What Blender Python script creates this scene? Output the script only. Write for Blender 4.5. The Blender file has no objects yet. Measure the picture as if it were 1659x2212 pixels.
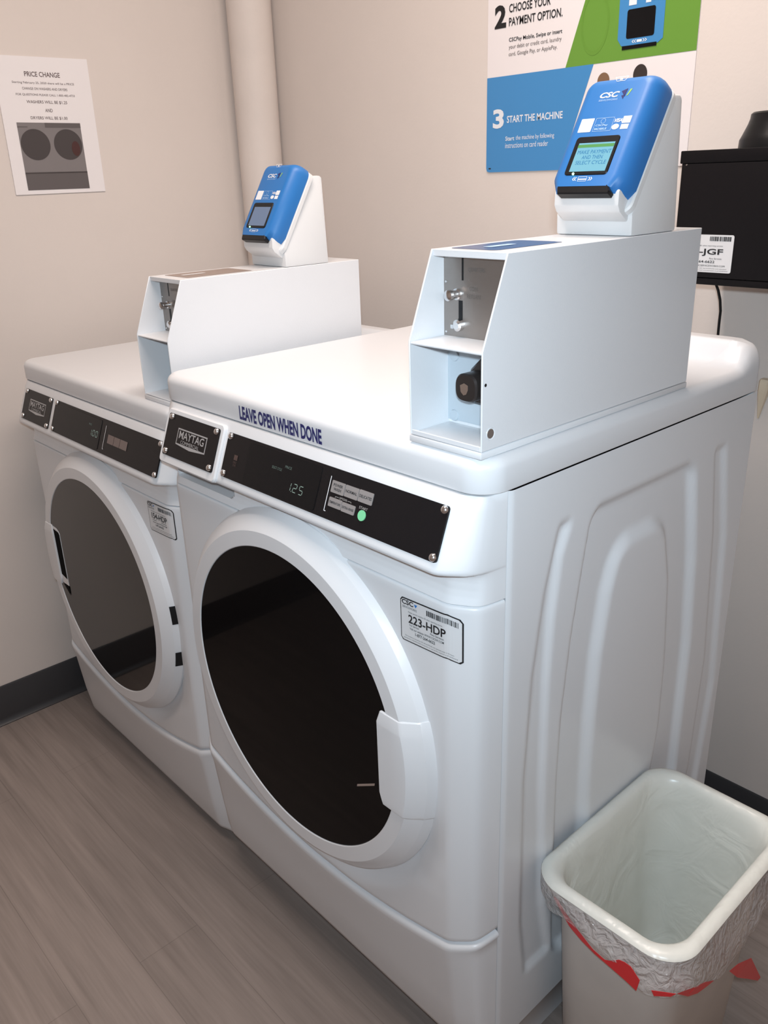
import bpy, bmesh, math, random
from mathutils import Vector, Matrix, noise
PI = math.pi
sc = bpy.context.scene
COL = sc.collection

# ------------------------------------------------------------------ camera
cam_d = bpy.data.cameras.new('camera')
cam = bpy.data.objects.new('camera', cam_d); COL.objects.link(cam)
CAM = Vector((.54513, -.61767, 1.30223))
YAW, PITCH, ROLL = .8375, -.3815, -.0350
fw = Vector((-math.sin(YAW)*math.cos(PITCH), math.cos(YAW)*math.cos(PITCH), math.sin(PITCH)))
rt = fw.cross(Vector((0, 0, 1))).normalized(); up = rt.cross(fw)
rt, up = math.cos(ROLL)*rt + math.sin(ROLL)*up, -math.sin(ROLL)*rt + math.cos(ROLL)*up
cam.matrix_world = Matrix(((rt.x, up.x, -fw.x, CAM.x), (rt.y, up.y, -fw.y, CAM.y), (rt.z, up.z, -fw.z, CAM.z), (0, 0, 0, 1)))
cam_d.sensor_fit = 'VERTICAL'; cam_d.angle = 2*math.atan(1106/1810.95)
cam_d.clip_start = .02
sc.camera = cam

# ------------------------------------------------------------------ world, lights, exposure
w = bpy.data.worlds.new('world'); sc.world = w; w.use_nodes = True
w.node_tree.nodes['Background'].inputs[0].default_value = (.75, .85, 1, 1)
w.node_tree.nodes['Background'].inputs[1].default_value = .05
sc.view_settings.view_transform = 'Standard'; sc.view_settings.look = 'None'
sc.view_settings.gamma = 1; sc.view_settings.exposure = -.04; sc.view_settings.use_curve_mapping = False
def area(name, loc, tgt, sx, sy, power, col):
    l = bpy.data.lights.new(name, 'AREA'); l.shape = 'RECTANGLE'; l.size = sx; l.size_y = sy; l.energy = power; l.color = col
    o = bpy.data.objects.new(name, l); COL.objects.link(o); o.location = loc
    o.rotation_euler = (Vector(tgt) - Vector(loc)).to_track_quat('-Z', 'Y').to_euler(); return o
area('ceiling_lamp_light', (-.22, .0, 2.44), (-.22, .0, 0), .30, 1.2, 28.5, (1, .87, .79))
fl = area('phone_flash_light', (.56, -.63, 1.36), (-.15, .05, .98), .03, .03, 6.2, (.72, .88, 1)); fl.data.spread = math.radians(130)
area('front_fill_light', (1.5, -1.9, 1.5), (-.4, .1, .7), .9, 1.9, 1.8, (.84, .93, 1))  # soft cool fill added behind the camera; no doorway stands there

# ------------------------------------------------------------------ materials
def nodes(m): return m.node_tree.nodes, m.node_tree.links
def mat(name, col, rough=.5, metal=0, coat=0, spec=.5, emit=None, estr=0, bump=0, bscale=200, var=0, vscale=6):
    m = bpy.data.materials.new(name); m.use_nodes = True
    n, l = nodes(m); b = n['Principled BSDF']
    b.inputs['Base Color'].default_value = (*col, 1); b.inputs['Roughness'].default_value = rough
    b.inputs['Metallic'].default_value = metal; b.inputs['Coat Weight'].default_value = coat; b.inputs['Coat Roughness'].default_value = .06
    b.inputs['Specular IOR Level'].default_value = spec
    if emit: b.inputs['Emission Color'].default_value = (*emit, 1); b.inputs['Emission Strength'].default_value = estr
    if bump or var:
        tc = n.new('ShaderNodeTexCoord')
    if bump:
        t = n.new('ShaderNodeTexNoise'); t.inputs['Scale'].default_value = bscale; t.inputs['Detail'].default_value = 3
        bp = n.new('ShaderNodeBump'); bp.inputs['Strength'].default_value = bump; bp.inputs['Distance'].default_value = .002
        l.new(tc.outputs['Object'], t.inputs['Vector']); l.new(t.outputs['Fac'], bp.inputs['Height']); l.new(bp.outputs[0], b.inputs['Normal'])
    if var:
        t = n.new('ShaderNodeTexNoise'); t.inputs['Scale'].default_value = vscale; t.inputs['Detail'].default_value = 5
        r = n.new('ShaderNodeMapRange'); r.inputs[1].default_value = .3; r.inputs[2].default_value = .7
        r.inputs[3].default_value = 1-var; r.inputs[4].default_value = 1+var
        x = n.new('ShaderNodeVectorMath'); x.operation = 'SCALE'; x.inputs[0].default_value = col
        l.new(tc.outputs['Object'], t.inputs['Vector']); l.new(t.outputs['Fac'], r.inputs[0])
        l.new(r.outputs[0], x.inputs['Scale']); l.new(x.outputs[0], b.inputs['Base Color'])
    return m
ENAMEL = mat('white_enamel', (.725, .735, .755), .36, coat=.06)
PLASTIC = mat('white_plastic', (.735, .745, .765), .34, coat=.15)
BOXW = mat('white_powder_coat', (.72, .73, .75), .36, coat=.15, bump=.05, bscale=500)
READERW = mat('white_reader_plastic', (.72, .72, .72), .5, bump=.05, bscale=700)
WALL = mat('beige_wall_paint', (.69, .62, .575), .75, bump=.12, bscale=160, var=.02, vscale=3)
PIPE = mat('beige_pipe_paint', (.69, .62, .575), .6, bump=.12, bscale=120, var=.03, vscale=9)
CEIL = mat('ceiling_paint', (.75, .73, .70), .8, bump=.1, bscale=120)
BASEB = mat('charcoal_vinyl', (.035, .034, .037), .42, var=.1)
BLACKP = mat('black_control_film', (.010, .009, .010), .25, spec=.2, bump=.05, bscale=900)
BLACKD = mat('black_display_film', (.007, .007, .008), .12, spec=.2)
BLACKM = mat('black_painted_steel', (.007, .006, .007), .55, spec=.12, bump=.05, bscale=400)
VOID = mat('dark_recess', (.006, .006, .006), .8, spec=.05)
BLACK = mat('black_plastic', (.009, .009, .010), .38, spec=.25)
GLASS = mat('smoked_door_glass', (.006, .005, .005), .04, spec=.06)
GLASSD = mat('grey_door_glass', (.008, .007, .007), .05, spec=.45)
CHROME = mat('screw_steel', (.75, .75, .76), .22, metal=1)
STEEL = mat('coin_plate_steel', (.33, .30, .28), .42, metal=.85, bump=.25, bscale=60)
LOCKM = mat('bronze_lock_metal', (.06, .05, .047), .3, metal=.6)
BLUE = mat('reader_blue', (.020, .165, .47), .45)
GREYBTN = mat('button_grey', (.26, .24, .235), .45)
SILVER = mat('badge_silver', (.45, .45, .46), .35, metal=.3)
INKG = mat('etched_ink', (.13, .11, .10), .5)
WHITEINK = mat('white_ink', (.80, .82, .85), .5)
PALEINK = mat('pale_blue_ink', (.40, .58, .80), .5)
INK = mat('black_ink', (.01, .01, .012), .5)
NAVY = mat('navy_ink', (.012, .014, .12), .45)
BLUEINK = mat('blue_ink', (.02, .17, .50), .45)
GREENINK = mat('green_ink', (.30, .52, .10), .45)
TOPBLUE = mat('top_label_blue', (.015, .075, .22), .22)
VAULT = mat('vault_grey_paint', (.47, .53, .58), .3, coat=.2)
STICK = mat('sticker_white', (.66, .66, .67), .4)
PAPER = mat('notice_paper', (.82, .78, .78), .35)
PAPERINK = mat('notice_ink', (.13, .09, .09), .6)
DECO_BLUE = mat('poster_blue', (.055, .245, .53), .4)
DECO_GREEN = mat('poster_green', (.135, .30, .040), .4)
DECO_WHITE = mat('poster_white', (.80, .75, .75), .4)
GREENBTN = mat('start_button_green', (.20, .62, .33), .4)
LCD = mat('lcd_segment_light', (.1, .14, .12), .5, emit=(.55, .75, .66), estr=.35)
LCDDIM = mat('lcd_dim_light', (.06, .09, .08), .5, emit=(.45, .62, .55), estr=.12)
SCRON = mat('screen_lit', (.05, .1, .12), .2, emit=(.22, .56, .72), estr=.85)
SCRBAR = mat('screen_green_bar', (.03, .1, .03), .2, emit=(.16, .42, .14), estr=.7)
SCRINK = mat('screen_text', (.01, .08, .2), .3, emit=(.03, .22, .42), estr=.5)
SCROFF = mat('screen_dim', (.03, .04, .06), .15, emit=(.15, .21, .33), estr=.75)
LEDG = mat('led_green', (.2, .8, .3), .3, emit=(.35, 1, .5), estr=4)
BINW = mat('bin_plastic', (.56, .52, .487), .5, var=.04, vscale=14)
CREAM = mat('cream_plastic', (.72, .60, .45), .5)
SKIN = mat('photo_hair_dark', (.03, .02, .018), .6)
HAIR = mat('photo_hair_brown', (.20, .11, .06), .6)
PHOTO = mat('photo_grey', (.20, .18, .18), .5)
PHOTOD = mat('photo_dark', (.055, .045, .045), .5)
PHOTOR = mat('photo_dark_red', (.06, .018, .016), .5)
PHOTOG = mat('photo_mid', (.11, .095, .095), .5)
RED = mat('red_drawstring', (.66, .025, .03), .35)
TAN = mat('dull_label', (.26, .19, .16), .3)

def floor_mat():
    m = bpy.data.materials.new('vinyl_plank'); m.use_nodes = True; n, l = nodes(m); b = n['Principled BSDF']
    tc = n.new('ShaderNodeTexCoord')
    mp = n.new('ShaderNodeMapping'); mp.inputs['Location'].default_value = (.59, .107, 0)
    br = n.new('ShaderNodeTexBrick'); br.offset = .5; br.inputs['Scale'].default_value = 1
    br.inputs['Brick Width'].default_value = 1.22; br.inputs['Row Height'].default_value = .118
    br.inputs['Mortar Size'].default_value = .0009; br.inputs['Mortar Smooth'].default_value = .5
    br.inputs['Color1'].default_value = (.285, .235, .21, 1); br.inputs['Color2'].default_value = (.305, .252, .226, 1); br.inputs['Mortar'].default_value = (.225, .185, .166, 1)
    l.new(tc.outputs['Object'], mp.inputs[0]); l.new(mp.outputs[0], br.inputs[0])
    m2 = n.new('ShaderNodeMapping'); m2.inputs['Scale'].default_value = (1.3, 22, 1)
    ns = n.new('ShaderNodeTexNoise'); ns.inputs['Scale'].default_value = 1.6; ns.inputs['Detail'].default_value = 6; ns.inputs['Roughness'].default_value = .6
    l.new(tc.outputs['Object'], m2.inputs[0]); l.new(m2.outputs[0], ns.inputs['Vector'])
    m3 = n.new('ShaderNodeMapping'); m3.inputs['Scale'].default_value = (4, 110, 1)
    n3 = n.new('ShaderNodeTexNoise'); n3.inputs['Scale'].default_value = 1.5; n3.inputs['Detail'].default_value = 3
    l.new(tc.outputs['Object'], m3.inputs[0]); l.new(m3.outputs[0], n3.inputs['Vector'])
    ad = n.new('ShaderNodeMath'); ad.operation = 'MULTIPLY_ADD'; ad.inputs[1].default_value = .35
    l.new(n3.outputs['Fac'], ad.inputs[0]); l.new(ns.outputs['Fac'], ad.inputs[2])
    r = n.new('ShaderNodeMapRange'); r.inputs[1].default_value = .42; r.inputs[2].default_value = .95; r.inputs[3].default_value = .74; r.inputs[4].default_value = 1.2
    l.new(ad.outputs[0], r.inputs[0])
    x = n.new('ShaderNodeVectorMath'); x.operation = 'SCALE'; l.new(br.outputs['Color'], x.inputs[0]); l.new(r.outputs[0], x.inputs['Scale'])
    l.new(x.outputs[0], b.inputs['Base Color']); b.inputs['Roughness'].default_value = .5
    bp = n.new('ShaderNodeBump'); bp.inputs['Strength'].default_value = .08; bp.inputs['Distance'].default_value = .001
    l.new(n3.outputs['Fac'], bp.inputs['Height']); l.new(bp.outputs[0], b.inputs['Normal'])
    return m
FLOOR = floor_mat()
def bag_mat(name, alpha, bump, scale, col, rough):
    m = bpy.data.materials.new(name); m.use_nodes = True; n, l = nodes(m); b = n['Principled BSDF']
    b.inputs['Base Color'].default_value = (*col, 1); b.inputs['Roughness'].default_value = rough
    b.inputs['Alpha'].default_value = alpha; b.inputs['Specular IOR Level'].default_value = .7
    tc = n.new('ShaderNodeTexCoord'); t = n.new('ShaderNodeTexNoise'); t.inputs['Scale'].default_value = scale; t.inputs['Detail'].default_value = 3; t.inputs['Distortion'].default_value = 1.2
    bp = n.new('ShaderNodeBump'); bp.inputs['Strength'].default_value = bump; bp.inputs['Distance'].default_value = .011
    l.new(tc.outputs['Object'], t.inputs['Vector']); l.new(t.outputs['Fac'], bp.inputs['Height']); l.new(bp.outputs[0], b.inputs['Normal'])
    return m
BAG = bag_mat('clear_bag_film', .38, 1.0, 60, (.86, .82, .81), .10)
BAGIN = bag_mat('lining_film', .8, .45, 13, (.92, .92, .85), .3)

# ------------------------------------------------------------------ helpers
OFF = Vector((0, 0, 0))            # shift applied to everything a builder makes
def thing(name, label, cat, loc, group=None):
    o = bpy.data.objects.new(name, None); COL.objects.link(o); o.location = Vector(loc) + OFF
    o.empty_display_size = .05; o['label'] = label; o['category'] = cat
    if group: o['group'] = group
    return o
def wloc(o):
    v = Vector((0, 0, 0))
    while o: v += o.location; o = o.parent
    return v
def obj(name, bm, m, parent=None, smooth=True, angle=35, label=None, kind=None, loc=None):
    me = bpy.data.meshes.new(name)
    base = wloc(parent) if parent else (Vector(loc) + OFF if loc is not None else Vector((0, 0, 0)))
    bmesh.ops.translate(bm, verts=bm.verts, vec=OFF - base)
    bm.to_mesh(me); bm.free()
    me.materials.append(m)
    if smooth:
        for p in me.polygons: p.use_smooth = True
        me.set_sharp_from_angle(angle=math.radians(angle))
    o = bpy.data.objects.new(name, me); COL.objects.link(o)
    if parent: o.parent = parent
    else: o.location = base
    if label: o['label'] = label
    if kind: o['kind'] = kind
    return o
def tag(o, label, cat, group=None):
    o['label'] = label; o['category'] = cat
    if group: o['group'] = group
    return o
def quadgrid(bm, rows, close_u=False):
    vs = [[bm.verts.new(p) for p in r] for r in rows]
    for a, b in zip(vs[:-1], vs[1:]):
        n = len(a)
        for i in range(n if close_u else n-1):
            j = (i+1) % n
            try: bm.faces.new((a[i], a[j], b[j], b[i]))
            except ValueError: pass
    return vs
def box(bm, x0, x1, y0, y1, z0, z1, bev=0, seg=2):
    b = bmesh.new(); bmesh.ops.create_cube(b, size=1)
    for v in b.verts: v.co = Vector((x0+(v.co.x+.5)*(x1-x0), y0+(v.co.y+.5)*(y1-y0), z0+(v.co.z+.5)*(z1-z0)))
    if bev: bmesh.ops.bevel(b, geom=b.edges[:], offset=bev, segments=seg, profile=.5, affect='EDGES')
    merge(bm, b); return bm
def merge(bm, b, M=None):
    if M is not None: bmesh.ops.transform(b, matrix=M, verts=b.verts)
    me = bpy.data.meshes.new('tmp'); b.to_mesh(me); b.free(); bm.from_mesh(me); bpy.data.meshes.remove(me)
class Fr:                           # flat frame: origin, u, v and outward normal n
    def __init__(s, o, u, v):
        s.o = Vector(o); s.u = Vector(u).normalized(); s.v = Vector(v).normalized(); s.n = s.u.cross(s.v)
    def p(s, u, v, n=0): return s.o + s.u*u + s.v*v + s.n*n
def rrect(u0, v0, u1, v1, r, k=5):
    out = []
    for cx, cy, a in ((u1-r, v1-r, 0), (u0+r, v1-r, 90), (u0+r, v0+r, 180), (u1-r, v0+r, 270)):
        for i in range(k+1):
            t = math.radians(a + 90*i/k); out.append((cx+r*math.cos(t), cy+r*math.sin(t)))
    return out
def plate(bm, fr, pts, n0, n1, bev=0):          # extruded outline between two heights, optional front chamfer
    a = [bm.verts.new(fr.p(u, v, n0)) for u, v in pts]
    c = Vector((sum(p[0] for p in pts)/len(pts), sum(p[1] for p in pts)/len(pts)))
    if bev:
        m_ = [bm.verts.new(fr.p(u, v, n1-bev)) for u, v in pts]
        q = []
        N = len(pts)
        for i in range(N):
            p0, p1, p2 = Vector(pts[i-1]), Vector(pts[i]), Vector(pts[(i+1) % N])
            t = (p2-p0).normalized(); q.append(p1 + Vector((-t.y, t.x))*bev)
        b = [bm.verts.new(fr.p(p.x, p.y, n1)) for p in q]; L = [a, m_, b]
    else:
        b = [bm.verts.new(fr.p(u, v, n1)) for u, v in pts]; L = [a, b]
    for x, y in zip(L[:-1], L[1:]):
        for i in range(len(x)): bm.faces.new((x[i], x[(i+1) % len(x)], y[(i+1) % len(x)], y[i]))
    bm.faces.new(b); bm.faces.new(a[::-1]); return bm
def flat(bm, fr, pts, n=0):
    bm.faces.new([bm.verts.new(fr.p(u, v, n)) for u, v in pts]); return bm
def rect(u0, v0, u1, v1): return [(u0, v0), (u1, v0), (u1, v1), (u0, v1)]
def lathe(bm, prof, c, axis='y', k=64, a0=0, a1=2*PI, close=True):
    rows = []
    for r, h in prof:
        row = []
        for i in range(k if close else k+1):
            t = a0 + (a1-a0)*i/k
            x, z = r*math.cos(t), r*math.sin(t)
            row.append((c[0]+x, c[1]+h, c[2]+z) if axis == 'y' else (c[0]+x, c[1]+z, c[2]+h))
        rows.append(row)
    return quadgrid(bm, rows, close)
def cap(bm, ring, flip=False):
    bm.faces.new(ring[::-1] if flip else ring)
def tube(bm, pts, r, k=10):
    rows = []
    pts = [Vector(p) for p in pts]
    for i, p in enumerate(pts):
        t = (pts[min(i+1, len(pts)-1)] - pts[max(i-1, 0)]).normalized()
        a = t.cross(Vector((.31, .2, .93))).normalized(); b = t.cross(a)
        rows.append([p + (a*math.cos(2*PI*j/k) + b*math.sin(2*PI*j/k))*r for j in range(k)])
    vs = quadgrid(bm, rows, True); cap(bm, vs[0]); cap(bm, vs[-1], True); return bm
def fixn(bm): bmesh.ops.recalc_face_normals(bm, faces=bm.faces[:]); return bm

_tc = {}
def textmesh(s, bold=0., shear=0., space=1.):
    k = (s, bold, shear, space)
    if k not in _tc:
        cu = bpy.data.curves.new('t', 'FONT'); cu.body = s; cu.size = 1; cu.offset = bold; cu.shear = shear; cu.space_character = space
        cu.resolution_u = 3; cu.align_x = 'LEFT'; cu.fill_mode = 'FRONT'
        o = bpy.data.objects.new('t', cu); COL.objects.link(o)
        dg = bpy.context.evaluated_depsgraph_get(); me = o.evaluated_get(dg).to_mesh()
        b = bmesh.new(); b.from_mesh(me); o.evaluated_get(dg).to_mesh_clear()
        vs = [v.co.copy() for v in b.verts]; fs = [[v.index for v in f.verts] for f in b.faces]; b.free()
        COL.objects.unlink(o); bpy.data.objects.remove(o); bpy.data.curves.remove(cu)
        _tc[k] = (vs, fs)
    return _tc[k]
def text(bm, fr, s, u0, u1, v0, v1, n=.0003, bold=0., shear=0., fn=None, fit=True):
    vs, fs = textmesh(s, bold, shear)
    xa, xb = min(v.x for v in vs), max(v.x for v in vs); ya, yb = min(v.y for v in vs), max(v.y for v in vs)
    sy = (v1-v0)/(yb-ya); sx = (u1-u0)/(xb-xa)
    new = []
    for v in vs:
        u, q = u0+(v.x-xa)*sx, v0+(v.y-ya)*sy
        new.append(bm.verts.new(fn(u, q, n) if fn else fr.p(u, q, n)))
    for f in fs:
        try: bm.faces.new([new[i] for i in f])
        except ValueError: pass
    return bm
SEG = {'0': 'abcdef', '1': 'bc', '2': 'abged', '5': 'afgcd'}
def seg7(bm, fr, ch, u, v, w_, h, t, sl, n=.0003):
    P = {'a': (0, h, w_, h), 'g': (0, h/2, w_, h/2), 'd': (0, 0, w_, 0), 'f': (0, h/2, 0, h), 'b': (w_, h/2, w_, h), 'e': (0, 0, 0, h/2), 'c': (w_, 0, w_, h/2)}
    for s in SEG[ch]:
        x0, y0, x1, y1 = P[s]; g = t*.7
        if y0 == y1: q = [(x0+g, y0-t/2), (x1-g, y0-t/2), (x1-g, y0+t/2), (x0+g, y0+t/2)]
        else: q = [(x0-t/2, y0+g), (x0+t/2, y0+g), (x0+t/2, y1-g), (x0-t/2, y1-g)]
        flat(bm, fr, [(u+a+sl*b, v+b) for a, b in q], n)
def smooth(a, b, x):
    t = min(1, max(0, (x-a)/(b-a))); return t*t*(3-2*t)
def interp(tab, x):
    if x <= tab[0][0]: return tab[0][1]
    for (a, p), (b, q) in zip(tab[:-1], tab[1:]):
        if x <= b: return p+(q-p)*(x-a)/(b-a)
    return tab[-1][1]
def slab(name, b0, b1, m, label=None, bev=0, **k):
    bm = bmesh.new(); box(bm, b0[0], b1[0], b0[1], b1[1], b0[2], b1[2], bev); o = obj(name, bm, m, smooth=bool(bev)); o['kind'] = 'structure'; return o

# ------------------------------------------------------------------ room
XL, XR, YB, YF, ZC = -1.513, 1.75, .845, -2.3, 2.5
slab('floor', (XL-.1, YF-.1, -.1), (XR+.1, YB+.1, 0), FLOOR)
slab('ceiling', (XL-.1, YF-.1, ZC), (XR+.1, YB+.1, ZC+.1), CEIL)
slab('wall_left', (XL-.1, YF-.1, 0), (XL, YB+.1, ZC), WALL)
slab('wall_back', (XL, YB, 0), (XR, YB+.1, ZC), WALL)
slab('wall_right', (XR, YF-.1, 0), (XR+.1, YB+.1, ZC), WALL)
slab('wall_front', (XL, YF-.1, 0), (XR, YF, ZC), WALL)
def baseboard(name, pts, H=.107):                      # coved vinyl strip with a small toe
    prof = [(0, H), (.003, H), (.005, H-.003), (.005, .018), (.008, .007), (.014, .002), (.014, 0)]
    a, b = Vector(pts[0]), Vector(pts[1]); t = (b-a).normalized(); nn = Vector((pts[2][0], pts[2][1], 0))
    bm = bmesh.new(); rows = [[p + nn*d + Vector((0, 0, h)) for d, h in prof] for p in (a, b)]
    vs = quadgrid(bm, rows); fixn(bm); o = obj(name, bm, BASEB, angle=50); o['kind'] = 'structure'
baseboard('baseboard_left', ((XL, YF, 0), (XL, YB, 0), (1, 0)))
baseboard('baseboard_back', ((XR, YB, 0), (XL, YB, 0), (0, -1)))

# ------------------------------------------------------------------ machines
XC, HW = -.343, .343                # centre and half width
ZT, ZL = 1.0197, .9794              # lid top and lid seam
ZCS = .8452                          # console seam
PATHR = [(.240, 0), (.270, 0), (.296, 0), (.302, .0005), (.308, .0025), (.316, .0070), (.326, .0130), (.331, .0165), (.335, .0205), (.338, .0270), (.3405, .0390), (.343, .0565)]
def path(n_mid=150):
    pts = [(-a, y) for a, y in PATHR[::-1]]
    pts += [(-.24+.48*i/n_mid, 0) for i in range(1, n_mid)]
    pts += [(a, y) for a, y in PATHR]
    out = []
    for i, (x, y) in enumerate(pts):
        a = Vector(pts[max(0, i-1)]); b = Vector(pts[min(len(pts)-1, i+1)]); t = (b-a).normalized()
        out.append((XC+x, y, t.y, -t.x, x))           # outward normal points to -y at the front
    return out
PATH = path()
def front_y(x): return interp(PATHR, abs(x-XC)) if abs(x-XC) > .24 else 0
def zbase(x): return .2735 + .058*min(1, abs(x/HW))**2
def edge_fade(dx):                  # forward relief dies out round the corners
    a = abs(dx); return 1 if a < .300 else math.sqrt(max(0, 1-((a-.300)/.043)**2))
def loft(prof_fn):
    bm = bmesh.new(); rows = None
    cols = []
    for X, Y, nx, ny, dx in PATH:
        q = edge_fade(dx); col = []
        for t in prof_fn(dx):
            e, z = t[0], t[1]
            if len(t) > 2: col.append((X, Y-e*q, z))          # relief straight to the front
            else: col.append((X+nx*e, Y+ny*e, z))
        cols.append(col)
    quadgrid(bm, cols); return fixn(bm)
TH0 = Vector((0, .0029, .9604)); TH1 = Vector((0, -.0167, .9096))
CU = (TH1-TH0).normalized()         # down along the console face
CFR = Fr(TH0, (1, 0, 0), -CU)       # u = world x, v = up the face

STREAK = [(-.1875, .5160), (-.1500, .5390), (-.1490, .5435), (-.1865, .5205)]
def machine(kind):
    washer = kind == 'washer'
    if washer:
        root = thing('washing_machine', 'white front-load washing machine beside the waste bin, blue LEAVE OPEN lettering on its front edge', 'washing machine', (XC, .35, 0))
    else:
        root = thing('clothes_dryer', 'white front-load dryer on the left beside the bare wall, door handle on its left', 'dryer', (XC, .35, .0723))
    D = .653
    zb = .0955 if washer else .107
    # cabinet shell: left side, rear, bottom
    bm = bmesh.new()
    box(bm, -2*HW+.0005, -2*HW+.004, .058, D, zb+.02, ZL-.003); box(bm, -2*HW+.004, -.004, D-.006, D, zb+.02, ZL-.003); box(bm, -2*HW+.004, -.012, .07, D-.006, zb+.02, zb+.03)
    obj('cabinet', bm, ENAMEL, root, smooth=False)
    # embossed right side
    BL = [(.17, .19), (.2, .186), (.3, .179), (.51, .176), (.614, .178), (.737, .191), (.823, .206), (.905, .221)]
    BR = [(.17, .52), (.344, .534), (.593, .532), (.747, .516), (.905, .486)]
    CL = [(.2, .262), (.3, .250), (.47, .244), (.58, .244), (.68, .249), (.771, .263), (.84, .286)]
    CR = [(.2, .44), (.377, .460), (.462, .472), (.582, .470), (.734, .454), (.84, .424)]
    AL = [(.2, .118), (.3, .104), (.555, .100), (.712, .110), (.822, .128), (.91, .153)]
    AR = [(.2, .186), (.3, .166), (.523, .154), (.692, .152), (.782, .156), (.865, .167), (.91, .187)]
    DL = [(.2, .555), (.311, .576), (.529, .587), (.768, .561), (.91, .534)]
    DR = [(.2, .615), (.464, .639), (.752, .612), (.91, .575)]
    def reg(y, z, L, R, z0, z1, r, wd):
        s1 = min(y-interp(L, z), interp(R, z)-y); s2 = min(z-z0, z1-z)
        a, b = max(r-s1, 0), max(r-s2, 0); s = min(s1, s2) if (a == 0 or b == 0) else r-math.hypot(a, b)
        return smooth(0, wd, s)
    bm = bmesh.new(); rows = []
    ny, nz = 132, 150
    for j in range(nz+1):
        z = .095+(ZL-.003-.095)*j/nz; row = []
        for i in range(ny+1):
            y = .0605+(D-.0605)*i/ny
            d = .011*reg(y, z, BL, BR, .165, .912, .03, .016) - .011*reg(y, z, CL, CR, .205, .848, .045, .022)
            d += .006*reg(y, z, AL, AR, .19, .912, .012, .014) + .006*reg(y, z, DL, DR, .19, .915, .012, .014)
            d += .003*smooth(.006, 0, y-.0605)
            row.append((-d, y, z))
        rows.append(row)
    quadgrid(bm, rows)
    if washer: quadgrid(bm, [[(0, .0605, .095), (0, D, .095)], [(-.004, .0625, .091), (-.004, D, .091)], [(-.006, .064, .026), (-.006, D, .026)], [(-.02, .07, .026), (-.02, D, .026)]])
    quadgrid(bm, [[(-.003, .0605, z) for z in (.095, ZL-.003)], [(-.012, .063, z) for z in (.095, ZL-.003)]])
    obj('side_panel', fixn(bm), ENAMEL, root, angle=50)
    # front panels
    z1 = ZCS-.0012
    def dish(dx, z):                # shallow hollow round the door, deepest below it
        r = math.hypot(dx, z-.588); a = math.degrees(math.atan2(z-.588, dx))
        k = smooth(-92, -60, a)*smooth(-8, -35, a)
        return -.012*k*smooth(.318, .288, r)*smooth(.240, .262, r)
    def fpan(dx):
        zz = zbase(dx)
        return [(-.012, z1), (-.0025, z1), (-.0008, z1-.001)] + [(dish(dx, z), z, 1) for z in [z1-.0035+(zz+.006-z1+.0035)*i/90 for i in range(91)]] + [(-.004, zz+.001), (-.012, zz-.002)]
    obj('front_panel', loft(fpan), ENAMEL, root, angle=60)
    obj('base_panel', loft(lambda dx: [(-.012, zbase(dx)-.001), (-.001, zbase(dx)-.0015), (.0022, zbase(dx)-.003), (.0036, zbase(dx)-.0075), (.0030, zbase(dx)-.014, 1), (-.0005, zbase(dx)-.03, 1), (-.0110, .18, 1), (-.0200, zb+.012, 1), (-.0225, zb+.003, 1), (-.029, zb, 1), (-.045, zb, 1)]), ENAMEL, root, angle=50)
    # console, leaning back, with a rolled lower lip
    def cons(dx):
        pr = [(-.030, ZL-.001, 1), (-.0115, ZL-.002, 1), (-.0060, .9680, 1), (-.0029, .9604, 1), (.0167, .9096, 1), (.0212, .8980, 1), (.0220, .8945, 1), (.0215, .8915, 1), (.0185, .8890, 1), (.0120, .8880, 1)]
        pr += [(.0050, .8872, 1)]
        for i in range(27):
            z = .8862+(ZCS+.0015-.8862)*i/26
            e = interp([(ZCS, -.0003), (.8490, -.0018), (.8560, -.0045), (.8640, -.0060), (.8740, -.0060), (.8790, -.0050), (.8830, -.0030), (.8855, .0005)], z)
            if washer:
                s1 = min(dx+.3055, -.1385-dx); s2 = z-.8575; r = .012; a, b = max(r-s1, 0), max(r-s2, 0)
                sd = min(s1, s2) if a == 0 or b == 0 else r-math.hypot(a, b)
                e -= .045*smooth(0, .0030, sd)
            pr.append((e, z, 1))
        pr += [(-.0030, ZCS), (-.012, ZCS)]
        return pr
    bm = loft(cons)
    cons_o = obj('console', bm, PLASTIC, root, angle=42)
    if washer:
        dr = bmesh.new()
        plate(dr, CFR, rrect(-.6425, -.0745, -.4795, .0128, .008), -.010, .0050, .0022)
        fixn(dr); drawer = obj('detergent_drawer', dr, PLASTIC, root, angle=30)
        bp_n = .0050; bparent = drawer
    else: bp_n = 0; bparent = root
    # brand plate
    bm = bmesh.new(); plate(bm, CFR, rrect(-.6335, -.0610, -.4880, .0050, .004), bp_n-.001, bp_n+.0014)
    bpl = obj('brand_plate', fixn(bm), BLACKP, bparent, angle=30) if not washer else obj('brand_plate', fixn(bm), BLACKP, drawer, angle=30)
    def sub(name, bm, m, n_par): return obj(name, bm, m, n_par, smooth=False)
    N0 = bp_n+.0016
    bm = bmesh.new(); u0, u1 = -.5995, -.5155
    out = [(u0, -.0135), (u1, -.0135), (u1, -.0390), (u1-.018, -.0405), (-.5575, -.0424), (u0+.018, -.0405), (u0, -.0390)]
    flat(bm, CFR, out[::-1], N0)
    logo = sub('badge', bm, SILVER, bpl if not washer else root)
    bm = bmesh.new(); flat(bm, CFR, rect(u0+.002, -.0370, u1-.002, -.0155), N0+.0002)
    obj('badge_field', bm, BLACKP, bpl if not washer else root, smooth=False)
    bm = bmesh.new(); text(bm, CFR, 'MAYTAG', u0+.0065, u1-.0065, -.0288, -.0168, N0+.0005, bold=.012)
    text(bm, CFR, 'COMMERCIAL', u0+.014, u1-.017, -.0362, -.0308, N0+.0005)
    obj('badge_lettering', bm, SILVER, bpl if not washer else root, smooth=False)
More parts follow.
